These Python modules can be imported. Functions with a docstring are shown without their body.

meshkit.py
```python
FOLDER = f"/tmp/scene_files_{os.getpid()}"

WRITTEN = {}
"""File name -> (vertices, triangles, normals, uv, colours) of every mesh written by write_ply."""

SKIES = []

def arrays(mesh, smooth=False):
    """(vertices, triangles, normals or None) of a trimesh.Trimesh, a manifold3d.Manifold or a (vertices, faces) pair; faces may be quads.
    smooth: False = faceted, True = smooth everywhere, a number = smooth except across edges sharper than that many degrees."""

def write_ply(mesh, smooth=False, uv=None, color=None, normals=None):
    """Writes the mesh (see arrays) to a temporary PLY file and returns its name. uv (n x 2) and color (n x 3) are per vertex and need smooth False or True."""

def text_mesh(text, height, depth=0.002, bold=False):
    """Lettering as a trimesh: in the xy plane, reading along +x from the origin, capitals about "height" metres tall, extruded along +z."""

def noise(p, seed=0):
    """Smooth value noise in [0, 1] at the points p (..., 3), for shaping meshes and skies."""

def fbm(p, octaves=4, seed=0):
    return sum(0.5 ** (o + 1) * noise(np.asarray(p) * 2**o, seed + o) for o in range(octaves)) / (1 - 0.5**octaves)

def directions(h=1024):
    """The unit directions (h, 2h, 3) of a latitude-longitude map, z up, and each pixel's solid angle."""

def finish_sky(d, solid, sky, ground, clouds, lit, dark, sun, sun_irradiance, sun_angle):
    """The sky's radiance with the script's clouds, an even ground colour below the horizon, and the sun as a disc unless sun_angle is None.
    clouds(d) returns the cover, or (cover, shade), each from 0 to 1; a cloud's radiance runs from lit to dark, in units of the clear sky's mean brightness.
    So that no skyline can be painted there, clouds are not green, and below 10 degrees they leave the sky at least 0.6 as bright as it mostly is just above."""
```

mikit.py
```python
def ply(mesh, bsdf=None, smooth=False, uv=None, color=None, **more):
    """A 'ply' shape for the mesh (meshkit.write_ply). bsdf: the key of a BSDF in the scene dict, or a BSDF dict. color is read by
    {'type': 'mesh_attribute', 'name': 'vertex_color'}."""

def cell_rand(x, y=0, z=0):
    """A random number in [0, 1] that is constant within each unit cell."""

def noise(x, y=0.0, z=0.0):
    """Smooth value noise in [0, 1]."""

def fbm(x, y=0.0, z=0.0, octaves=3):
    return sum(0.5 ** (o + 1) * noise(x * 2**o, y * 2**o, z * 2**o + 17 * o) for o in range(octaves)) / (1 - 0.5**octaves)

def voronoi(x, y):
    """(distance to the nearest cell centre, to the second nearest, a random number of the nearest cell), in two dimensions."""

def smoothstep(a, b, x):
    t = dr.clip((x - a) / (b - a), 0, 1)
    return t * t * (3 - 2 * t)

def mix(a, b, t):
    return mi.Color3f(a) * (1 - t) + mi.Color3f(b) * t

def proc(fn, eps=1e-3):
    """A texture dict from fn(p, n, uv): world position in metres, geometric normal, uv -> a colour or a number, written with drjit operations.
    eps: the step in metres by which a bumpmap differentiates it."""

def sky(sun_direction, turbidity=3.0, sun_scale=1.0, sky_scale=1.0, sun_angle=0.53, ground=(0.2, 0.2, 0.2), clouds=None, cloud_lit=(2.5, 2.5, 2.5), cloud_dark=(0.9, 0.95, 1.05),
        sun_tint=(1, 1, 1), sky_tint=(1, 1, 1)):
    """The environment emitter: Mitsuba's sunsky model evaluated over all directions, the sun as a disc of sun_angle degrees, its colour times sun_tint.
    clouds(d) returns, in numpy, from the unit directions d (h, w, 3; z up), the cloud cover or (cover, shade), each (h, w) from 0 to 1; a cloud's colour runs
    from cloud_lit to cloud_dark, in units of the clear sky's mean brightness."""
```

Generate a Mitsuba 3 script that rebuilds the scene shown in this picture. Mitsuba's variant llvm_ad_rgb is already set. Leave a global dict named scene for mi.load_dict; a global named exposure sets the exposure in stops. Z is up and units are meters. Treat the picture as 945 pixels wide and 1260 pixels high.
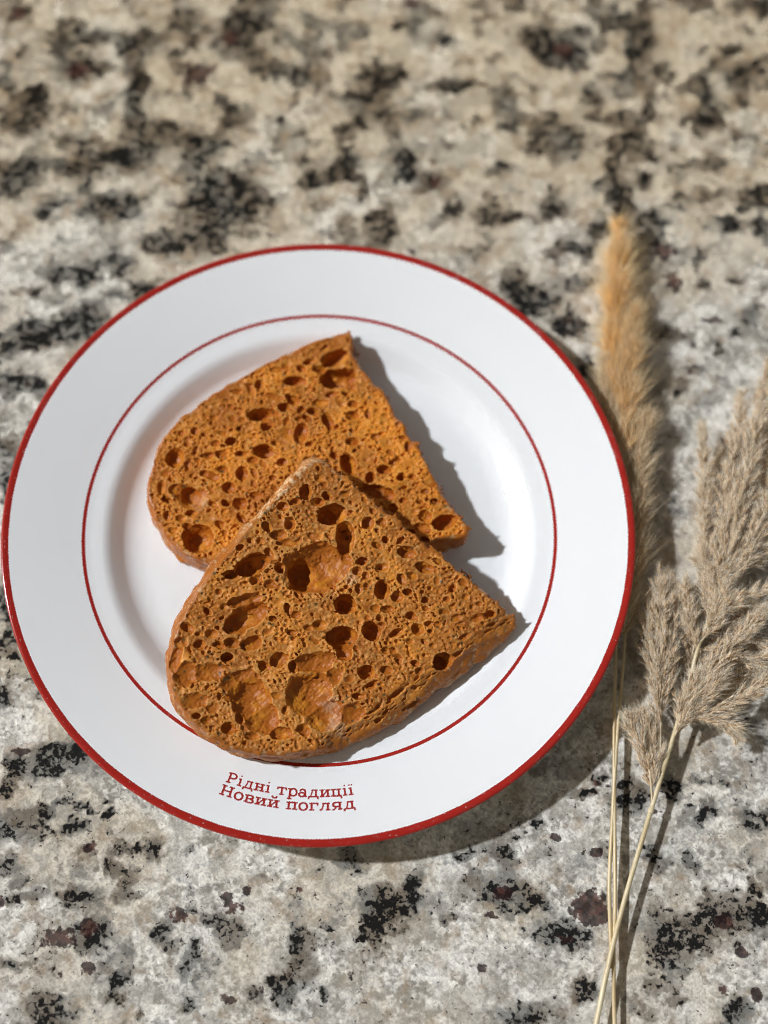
import math
import numpy as np, trimesh, shapely, drjit as dr, mitsuba as mi, mikit, meshkit
from scipy import ndimage
from scipy.spatial import cKDTree
from shapely.geometry import LineString, Polygon, Point
from shapely.ops import unary_union

T = mi.ScalarTransform4f
MM = 0.001
scene, labels = {}, {}
CAM_POS, CAM_AIM = [14.34, -180.68, 566.72], [27.84, 12.44, 0.0]   # mm
# ------------------------------------------------------------------ camera, daylight, exposure
scene['camera'] = {'type': 'thinlens', 'fov': 2*math.degrees(math.atan(630/1650)), 'fov_axis': 'y', 'aperture_radius': 0.0078, 'focus_distance': 0.548,
                   'near_clip': 0.01, 'far_clip': 50.0,
                   'to_world': T().look_at(origin=[v*MM for v in CAM_POS], target=[v*MM for v in CAM_AIM], up=[0, 1, 0])}
scene['sky'] = mikit.sky([-1.04, 0.21, 1.0], turbidity=3, sun_angle=2.2, sun_tint=(0.90, 1.15, 1.68), sky_tint=(1.72, 0.95, 0.48), sky_scale=1.05)
exposure = 1.38
rng = np.random.default_rng(7)

# ------------------------------------------------------------------ the things' shapes, in millimetres of the place
UPPER_TOP = [[16.0, 61.2], [18.3, 50.8], [24.9, 38.5], [31.4, 31.9], [38.6, 18.3], [49.1, 1.2], [57.8, -15.6], [67.9, -34.0], [55.7, -37.4], [34.9, -46.9], [7.4, -52.5], [-20.0, -52.7], [-42.4, -48.2], [-56.4, -41.1], [-66.9, -25.9], [-69.6, -13.8], [-67.2, 0.1], [-59.2, 14.7], [-43.9, 29.1], [-29.9, 38.3], [-15.7, 47.2]]
LOWER_TOP = [[16.4, 126.5], [29.5, 117.5], [46.8, 103.5], [60.6, 92.5], [77.8, 79.2], [100.1, 60.5], [93.4, 54.9], [82.7, 48.7], [70.6, 39.7], [61.4, 30.0], [53.3, 23.3], [40.0, 14.6], [26.8, 8.7], [10.8, 4.4], [-5.4, 4.0], [-18.4, 6.8], [-29.1, 13.4], [-38.4, 23.8], [-41.7, 35.7], [-41.1, 48.1], [-37.0, 59.9], [-29.0, 73.4], [-17.5, 88.8], [-5.2, 103.9], [7.0, 118.8]]
LOWER_BASE = [[14.0, 128.9], [29.0, 117.5], [46.3, 103.5], [60.1, 92.5], [77.3, 79.2], [99.6, 60.5], [100.2, 55.1], [89.6, 45.3], [75.6, 35.9], [63.6, 27.3], [55.0, 20.5], [41.5, 12.1], [28.1, 6.4], [11.5, 2.1], [-5.1, 2.0], [-18.3, 5.2], [-30.0, 11.6], [-40.2, 23.0], [-43.9, 36.1], [-43.7, 49.5], [-39.8, 61.3], [-31.9, 75.0], [-20.6, 90.7], [-7.4, 105.7], [4.2, 120.1]]
LOWER_ORIGIN, LOWER_NORMAL = [-18.0, -102.0, 15.2], [0.0894, -0.1265, 0.9879]
LOWER_PORES = [(-10.2, 80.4, 7.28, 4.39, 28, 1), (15.8, 79.5, 14.11, 9.47, 14, -1), (10.0, 77.0, 6.39, 6.46, 10, 1), (28.0, 92.9, 3.97, 7.16, 0, 1), (22.5, 102.5, 6.61, 4.39, 20, 1), (11.1, 111.5, 2.43, 3.46, 0, 1), (-13.0, 65.5, 7.16, 2.31, 15, 0), (-12.3, 58.6, 9.7, 4.85, 30, 0), (-9.9, 48.0, 4.96, 2.89, 20, 0), (1.1, 41.6, 3.86, 3.23, 40, 0), (16.3, 40.8, 7.72, 4.62, 15, -1), (28.2, 64.8, 4.63, 4.16, 0, 1), (26.8, 51.5, 6.61, 4.62, 0, 1), (27.9, 44.7, 3.31, 2.89, 0, 0), (-9.4, 25.9, 8.27, 9.81, 35, -1), (-4.6, 18.8, 7.16, 6.93, 30, -1), (13.9, 27.8, 9.92, 8.66, 35, -1), (20.3, 19.6, 8.27, 6.35, 30, -1), (2.7, 12.2, 4.41, 2.54, 0, 0), (-40.2, 42.5, 2.87, 7.16, -10, 0), (-35.9, 35.3, 4.41, 4.04, 0, -1), (-26.7, 36.5, 5.51, 3.69, 10, -1), (-14.2, 33.1, 6.61, 4.39, 20, -1), (-31.4, 24.7, 5.51, 2.89, 0, -1), (-18.4, 14.1, 2.65, 2.54, 0, 0), (17.7, 56.1, 3.09, 2.08, 0, 0), (8.1, 60.1, 1.98, 1.62, 0, 0), (-26.1, 51.6, 2.76, 1.85, 0, 0), (-30.6, 47.3, 2.43, 2.31, 0, 0), (3.4, 90.0, 4.41, 1.73, 0, 0), (0.2, 93.1, 3.86, 2.31, 0, 0), (-21.2, 62.7, 1.76, 1.39, 0, 0), (-23.5, 68.9, 1.43, 1.39, 0, 0), (4.9, 97.6, 2.2, 3.0, 0, 0), (13.5, 55.0, 2.2, 1.39, 0, 0), (-3.8, 77.9, 1.54, 1.15, 0, 0), (-17.7, 48.1, 3.31, 2.08, 0, 0), (16.9, 117.7, 2.2, 1.62, 0, 0), (2.1, 105.1, 2.43, 2.08, 0, 0), (24.3, 35.2, 3.31, 3.46, 0, -1), (-7.2, 90.7, 1.76, 1.39, 0, 0), (-24.2, 22.2, 3.09, 2.08, 0, -1), (-27.1, 17.1, 2.43, 1.62, 0, 0), (-8.6, 11.1, 2.87, 1.62, 0, 0), (43.4, 71.2, 3.27, 3.95, 0, 1), (49.8, 68.5, 2.58, 2.29, 0, 0), (39.2, 53.8, 4.17, 3.74, -30, 1), (49.3, 53.6, 3.17, 1.45, 25, 1), (61.5, 81.0, 4.17, 2.49, -20, 0), (58.5, 55.2, 2.78, 2.6, 0, 0), (68.7, 42.4, 3.97, 3.74, 20, 1), (36.9, 37.2, 3.77, 2.91, 0, 1), (45.5, 38.2, 2.58, 1.66, 0, 0), (59.4, 38.0, 1.98, 1.56, 0, 0), (33.2, 78.8, 2.18, 1.87, 0, 0), (33.8, 71.5, 1.79, 2.08, 0, 0), (37.1, 72.5, 1.49, 1.45, 0, 0), (44.8, 92.3, 1.49, 1.56, 0, 1), (37.5, 99.4, 2.58, 2.7, 0, 0), (57.5, 31.3, 1.98, 1.25, 0, 0), (53.7, 87.1, 4.17, 2.7, 0, 0), (61.9, 63.9, 1.49, 1.14, 0, 0), (31.7, 19.8, 4.76, 4.16, 40, -1), (42.2, 18.0, 1.59, 1.25, 0, 0), (55.1, 50.3, 1.98, 1.25, 0, 0), (48.3, 46.4, 1.98, 1.45, 0, 0), (42.5, 59.6, 1.79, 1.45, 0, 0), (64.8, 48.6, 1.59, 1.04, 0, 0), (78.7, 69.2, 1.79, 1.45, 0, 0), (70.8, 68.0, 1.59, 1.25, 0, 0), (40.6, 63.5, 1.98, 1.66, 0, 0), (74.7, 60.3, 2.58, 1.45, 20, 0), (83.5, 60.5, 3.37, 1.45, 25, 0), (78.5, 52.7, 3.97, 1.25, 28, 0), (74.5, 44.9, 3.97, 1.25, 30, 0), (57.0, 24.7, 4.96, 1.25, 30, 0), (45.4, 46.3, 1.79, 1.45, 0, 0), (49.8, 28.9, 4.46, 1.45, 35, 0), (84.6, 66.4, 1.39, 1.04, 0, 0), (66.8, 57.3, 1.79, 1.25, 0, 0)]
UPPER_PORES = [(-58.4, -1.0, 4.01, 4.4, 0, 0), (-50.4, -18.5, 6.88, 5.6, -15, -1), (-51.0, -17.9, 3.82, 4.2, 0, 1), (-46.6, -37.6, 6.3, 6.2, -20, 0), (-19.8, 2.4, 4.39, 3.4, -10, 1), (-21.8, 19.8, 5.92, 3.2, 10, 1), (-19.0, 14.8, 2.29, 3.2, -40, 1), (-12.1, 23.1, 2.58, 2.4, 0, 1), (-7.4, 36.0, 4.97, 2.4, 5, 1), (-4.0, 11.0, 3.06, 4.8, -15, 0), (7.2, 16.9, 2.1, 3.6, 30, 1), (-38.7, 0.7, 2.29, 1.8, 0, 1), (-29.2, -8.0, 2.87, 3.2, 0, 0), (-34.7, -14.7, 2.87, 2.6, 0, 0), (-29.6, -21.8, 3.25, 3.0, 0, 0), (-57.7, -15.5, 2.87, 2.4, 0, 0), (-42.3, 18.0, 1.91, 1.4, 0, 0), (-50.3, 11.6, 1.91, 1.8, 0, 0), (-41.3, 5.9, 2.1, 1.6, 0, 0), (-24.5, -1.8, 2.58, 1.6, 0, 0), (-37.4, -6.0, 2.58, 1.7, 0, 0), (-38.1, 10.6, 2.1, 1.2, 0, 0), (9.3, 46.6, 5.92, 3.6, 15, 1), (8.9, 37.3, 4.97, 4.8, 0, 1), (-1.2, 45.4, 2.87, 1.6, 20, 1), (-15.5, 41.4, 3.06, 1.6, 0, 0), (-16.6, 28.4, 4.97, 1.2, -10, 0), (0.7, 21.6, 2.29, 2.0, 0, 1), (4.1, 25.9, 3.06, 2.0, 0, 0), (-22.7, 34.2, 2.58, 2.2, 30, 0), (-30.0, 17.1, 1.62, 1.2, 0, 0), (-32.4, 30.4, 2.1, 1.4, 0, 0), (-11.9, -2.7, 2.58, 2.0, 0, 0), (-60.4, -27.7, 1.62, 2.4, 0, 0), (-63.5, -14.5, 1.62, 3.7, 0, 0), (-45.5, -8.2, 1.91, 1.6, 0, 0), (-56.1, 10.5, 1.72, 1.4, 0, 0), (-48.7, -2.0, 1.53, 1.2, 0, 0), (-15.6, -10.0, 1.91, 1.4, 0, 0), (-35.1, 23.4, 1.53, 1.2, 0, 0), (-10.3, 10.9, 3.82, 3.0, -20, -1), (-42.7, -28.5, 2.87, 2.0, 0, -1), (-54.2, -28.6, 2.48, 1.6, 0, 0), (-23.1, -18.2, 2.48, 1.8, 0, 0), (11.3, 47.9, 5.86, 3.57, 25, 1), (12.5, 37.5, 7.99, 4.46, 10, 1), (4.4, 26.0, 3.41, 1.79, 0, 0), (7.8, 17.1, 2.13, 4.13, 25, 1), (18.7, 19.6, 2.88, 2.45, 0, 0), (16.7, -3.3, 3.41, 4.69, 20, 1), (32.4, -5.7, 3.2, 2.01, 0, 1), (26.5, -9.5, 2.13, 2.68, 0, 1), (29.7, -15.8, 7.67, 3.12, -15, 1), (36.2, -23.2, 2.13, 2.23, 0, 1), (40.5, -19.7, 1.81, 1.12, 0, 1), (48.9, -32.1, 3.94, 2.23, -10, 0), (58.1, -29.4, 5.54, 3.57, 20, 1), (50.1, -27.0, 2.88, 2.68, 0, 0), (1.1, 21.8, 2.34, 1.79, 0, 0), (18.7, 25.0, 2.56, 1.79, 0, 0), (42.8, 5.1, 1.81, 2.45, 0, 0), (33.0, 19.8, 1.7, 1.12, 0, 0), (25.3, 20.3, 1.49, 2.23, 0, 0), (38.4, 15.7, 1.49, 1.12, 0, 0), (44.8, -8.8, 1.7, 1.34, 0, 0), (28.6, 9.7, 1.92, 1.56, 0, 0), (35.1, 2.7, 1.7, 1.34, 0, 0), (22.1, 4.9, 1.49, 1.34, 0, 0), (50.2, -15.6, 1.92, 1.34, 0, 0), (19.7, 37.0, 1.92, 1.34, 0, 0)]
DARK_MINERAL = [(-158, 278, 3.1, 3.8), (-74, 274, 6.3, 6.3), (-95, 261, 7.3, 5.0), (-136, 258, 2.5, 3.0), (-125, 246, 8.2, 6.1), (-98, 247, 4.1, 3.7), (-148, 221, 8.1, 7.2), (-159, 237, 3.1, 2.0), (-46, 265, 8.3, 7.5), (-34, 279, 5.2, 3.8), (-32, 247, 5.2, 3.7), (-12, 243, 5.2, 3.7), (-54, 227, 3.1, 2.9), (-45, 218, 6.1, 4.8), (-24, 217, 2.4, 2.9), (-81, 208, 9.1, 4.7), (-95, 196, 6.0, 7.0), (-63, 200, 6.0, 5.9), (-117, 191, 5.0, 5.8), (-135, 189, 14.0, 2.8), (-152, 180, 5.9, 5.8), (-116, 176, 2.4, 1.8), (-135, 164, 3.9, 4.5), (-106, 166, 8.9, 4.1), (-92, 172, 3.0, 2.7), (-48, 179, 10.0, 4.6), (-40, 170, 8.0, 5.7), (-56, 161, 10.9, 9.0), (-30, 173, 4.0, 2.3), (-11, 208, 2.4, 1.4), (10, 192, 5.0, 5.8), (2, 185, 8.0, 2.3), (-8, 182, 4.0, 2.3), (16, 174, 2.0, 2.3), (22, 232, 7.2, 9.7), (27, 241, 3.1, 2.9), (13, 215, 3.1, 2.4), (24, 164, 2.0, 2.3), (26, 152, 5.9, 3.4), (-77, 147, 5.9, 3.3), (-95, 226, 3.1, 8.4), (36, 276, 2.5, 2.5), (59, 265, 3.2, 2.0), (75, 288, 4.3, 2.1), (31, 245, 5.2, 2.5), (52, 238, 6.2, 2.0), (66, 239, 6.2, 2.0), (114, 265, 8.4, 6.3), (105, 267, 4.2, 5.0), (121, 256, 7.4, 3.7), (113, 254, 3.1, 3.7), (160, 262, 4.2, 8.8), (164, 285, 2.6, 10.3), (132, 232, 3.1, 6.1), (148, 221, 10.4, 2.4), (158, 225, 2.5, 2.9), (117, 208, 8.2, 7.1), (150, 203, 5.1, 4.8), (141, 187, 2.0, 11.6), (145, 171, 1.6, 6.9), (157, 156, 3.0, 6.8), (87, 231, 3.1, 3.7), (90, 214, 3.1, 2.4), (74, 218, 2.1, 1.9), (37, 196, 4.1, 5.9), (53, 183, 4.0, 3.5), (42, 185, 5.0, 3.5), (84, 192, 3.0, 2.3), (100, 203, 3.1, 1.9), (79, 166, 6.0, 4.6), (94, 165, 4.0, 1.8), (111, 171, 3.0, 2.8), (61, 166, 3.0, 2.7), (30, 162, 2.4, 5.7), (108, 165, 1.6, 2.3), (131, 157, 3.0, 3.4), (161, 199, 2.5, 1.9), (185, 213, 2.5, 2.4), (191, 230, 3.1, 7.3), (219, 256, 4.2, 3.0), (210, 243, 4.2, 7.4), (215, 291, 5.4, 3.9), (205, 263, 3.2, 2.0), (208, 175, 5.1, 4.6), (195, 161, 3.0, 2.7), (174, 178, 2.0, 1.9), (124, 145, 5.0, 2.7), (156, 185, 2.4, 1.9), (172, 194, 4.1, 1.4), (192, 196, 2.5, 3.6), (132, 182, 2.4, 1.9), (-129, 130, 4.2, 4.1), (-115, 131, 4.2, 3.4), (-102, 136, 4.9, 3.4), (-137, 121, 3.0, 1.4), (-101, 119, 3.0, 2.0), (-127, 100, 7.2, 4.6), (-115, 102, 4.8, 5.3), (-138, 96, 7.1, 3.3), (-147, 89, 3.6, 2.6), (-140, 75, 4.1, 3.9), (-129, 72, 2.9, 1.9), (-87, 122, 3.6, 2.7), (-57, 147, 4.9, 2.8), (-74, 147, 4.9, 2.1), (-140, 42, 3.5, 3.8), (-142, 26, 2.3, 3.7), (91, 126, 4.3, 8.0), (99, 120, 8.6, 4.8), (114, 106, 4.3, 3.9), (111, 144, 2.2, 4.9), (123, 82, 2.8, 3.1), (129, 157, 2.7, 3.0), (122, 145, 3.2, 2.4), (120, 128, 5.2, 2.3), (115, 105, 3.6, 2.9), (121, 83, 4.1, 3.4), (156, 161, 4.8, 3.6), (180, 143, 1.1, 4.2), (181, 128, 2.1, 2.1), (198, 132, 3.2, 1.4), (197, 161, 3.8, 2.2), (211, 160, 2.7, 2.2), (155, 104, 3.1, 3.4), (166, 100, 2.6, 1.7), (172, 99, 2.1, 1.4), (172, 83, 4.1, 1.3), (163, 74, 2.0, 2.8), (185, 95, 2.1, 2.3), (194, 103, 2.1, 2.3), (202, 110, 3.1, 3.5), (-133, -71, 2.9, 2.9), (-136, -42, 1.7, 4.8), (-126, -99, 2.8, 2.0), (-112, -98, 3.9, 3.4), (-102, -95, 4.5, 4.5), (-136, -30, 1.2, 4.9), (-130, -54, 1.7, 1.2), (-124, -65, 1.1, 0.6), (-112, -98, 4.4, 4.4), (-103, -96, 5.6, 3.1), (-126, -101, 2.5, 2.5), (-129, -109, 1.9, 2.5), (-111, -118, 2.7, 1.5), (-106, -115, 1.9, 1.0), (-121, -125, 7.4, 3.6), (-95, -118, 1.9, 1.0), (-89, -115, 1.5, 1.2), (-99, -125, 3.1, 1.8), (-87, -121, 1.5, 1.2), (-126, -141, 3.7, 2.4), (-78, -134, 3.4, 1.4), (-67, -134, 3.1, 3.0), (-76, -147, 3.0, 4.1), (-83, -141, 1.8, 1.8), (-119, -147, 1.8, 1.4), (-115, -153, 3.0, 1.8), (-122, -154, 1.5, 1.2), (-97, -154, 5.5, 2.9), (-91, -167, 3.8, 3.9), (-63, -167, 2.4, 2.1), (-49, -159, 1.8, 1.4), (-41, -162, 1.8, 2.3), (-35, -169, 4.2, 2.9), (-50, -177, 2.2, 4.0), (-76, -184, 1.8, 1.4), (-78, -191, 1.8, 2.2), (-22, -190, 2.4, 2.0), (-103, -198, 7.7, 4.4), (-121, -179, 3.0, 2.3), (-49, -194, 3.0, 1.7), (-14, -184, 1.8, 2.3), (-68, -198, 1.8, 1.7), (13, -139, 3.5, 3.4), (59, -136, 2.8, 1.6), (78, -136, 3.6, 4.1), (77, -151, 7.0, 4.7), (34, -156, 7.7, 4.7), (25, -162, 2.8, 5.3), (41, -146, 2.1, 2.7), (18, -169, 2.8, 1.6), (-5, -174, 3.4, 7.8), (-10, -190, 2.7, 3.9), (4, -190, 1.6, 1.5), (56, -160, 2.8, 1.1), (91, -157, 4.2, 2.0), (96, -167, 7.0, 3.3), (108, -188, 2.8, 3.2), (84, -199, 8.2, 3.2), (111, -111, 2.2, 1.1), (118, -105, 1.4, 1.7), (91, -123, 1.1, 1.7), (131, -113, 5.7, 4.0), (148, -107, 3.6, 3.1), (162, -105, 3.1, 2.0), (172, -108, 2.1, 1.5), (114, -111, 2.1, 1.0), (138, -132, 2.5, 1.5), (154, -140, 2.5, 2.9), (159, -122, 2.1, 2.0), (163, -118, 2.6, 2.0), (182, -123, 3.6, 3.0), (178, -148, 2.0, 2.4), (173, -142, 1.0, 0.8), (143, -170, 7.0, 8.5), (166, -162, 8.0, 5.7), (179, -160, 4.0, 1.4), (141, -139, 3.0, 2.5), (103, -170, 4.0, 1.9), (108, -189, 2.0, 2.8), (169, -197, 3.4, 3.7), (160, -173, 1.5, 1.4), (145, -193, 1.5, 1.1)]
GARNET = [(163, 144, 3.2, 3.0), (166, 130, 4.2, 5.9), (183, 110, 4.2, 2.3), (-124, -94, 3.1, 1.9), (-92, -134, 2.5, 2.6), (-127, -155, 1.4, 2.6), (-103, -169, 7.2, 3.2), (-91, -165, 3.4, 2.9), (-90, -181, 3.0, 2.5), (-56, -161, 4.1, 3.1), (-33, -157, 3.6, 2.6), (-36, -153, 1.7, 1.4), (-28, -151, 1.7, 1.6), (-34, -192, 2.6, 2.0), (71, -160, 2.8, 1.3), (111, -157, 6.3, 5.6), (99, -129, 2.0, 1.9), (115, -135, 2.0, 1.9), (-6, -151, 1.4, 1.3), (77, -151, 3.5, 2.7), (117, -106, 1.2, 1.4), (116, -135, 1.8, 1.8), (112, -156, 6.0, 5.3), (117, -160, 2.0, 2.4), (166, -188, 3.2, 2.0), (177, -191, 2.2, 2.5), (172, -174, 2.5, 1.9), (166, -163, 4.0, 2.9), (-65, 243, 8.2, 7.3), (-125, 245, 6.2, 4.9), (-158, 278, 3.7, 4.6), (-50, 265, 4.2, 5.0), (42, 288, 4.2, 3.8), (53, 183, 4.0, 3.2), (164, 147, 5.0, 3.4), (119, 261, 6.3, 5.0)]
SPIKES = [{'stem': [[118.6, -205.7, 4.0], [119.5, -173.9, 5.0], [121.1, -155.2, 5.5], [122.7, -119.8, 6.0], [124.8, -79.5, 6.5], [126.8, -51.8, 8.0], [130.4, -15.9, 9.0]], 'lobes': [[[130.0, -23.3, 9.0], [131.2, 6.3, 9.5], [131.1, 36.9, 9.5], [129.2, 64.4, 10.0], [128.8, 84.7, 10.0]], [[132.7, 64.0, 11.0], [133.4, 84.0, 11.5], [135.3, 112.8, 12.0], [139.7, 153.5, 11.0]]], 'width': [6.2, 8.2], 'beige': [0.75, 0.0]}, {'stem': [[118.5, -180.6, 5.0], [118.8, -155.2, 5.5], [122.0, -119.8, 6.0], [125.8, -86.3, 6.5], [130.4, -51.7, 7.5], [133.2, -23.3, 9.0]], 'lobes': [[[135.8, 36.8, 10.0], [137.4, 59.6, 12.0], [140.1, 87.0, 14.0], [144.1, 109.4, 14.0]], [[131.7, -37.6, 8.5], [135.9, -12.2, 9.0], [138.5, 13.4, 11.0], [140.9, 32.2, 12.0], [146.1, 56.5, 12.0]], [[130.7, -44.7, 8.0], [133.1, -15.6, 8.0], [134.1, 14.4, 8.0], [134.7, 37.6, 8.0]]], 'width': [7.4, 6.6, 6.0], 'beige': [0.3, 0.65, 0.8]}]
REED_STEM = [[109.8, -205.6, 6.5], [120.5, -167.1, 7.0], [137.5, -119.0, 8.0], [148.3, -89.7, 9.0], [155.8, -68.9, 10.0], [160.7, -52.6, 12.0], [165.4, -41.4, 13.0], [171.4, -27.8, 13.0], [177.2, -12.8, 12.0]]
REED_TWIG = [[[138.2, -117.3, 8.0], [142.2, -101.8, 8.5], [143.5, -85.0, 9.0], [144.9, -66.2, 10.0]], [[138.2, -117.3, 8.0], [137.8, -105.2, 9.0], [135.7, -91.9, 10.0], [133.5, -83.5, 10.0]]]
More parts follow.
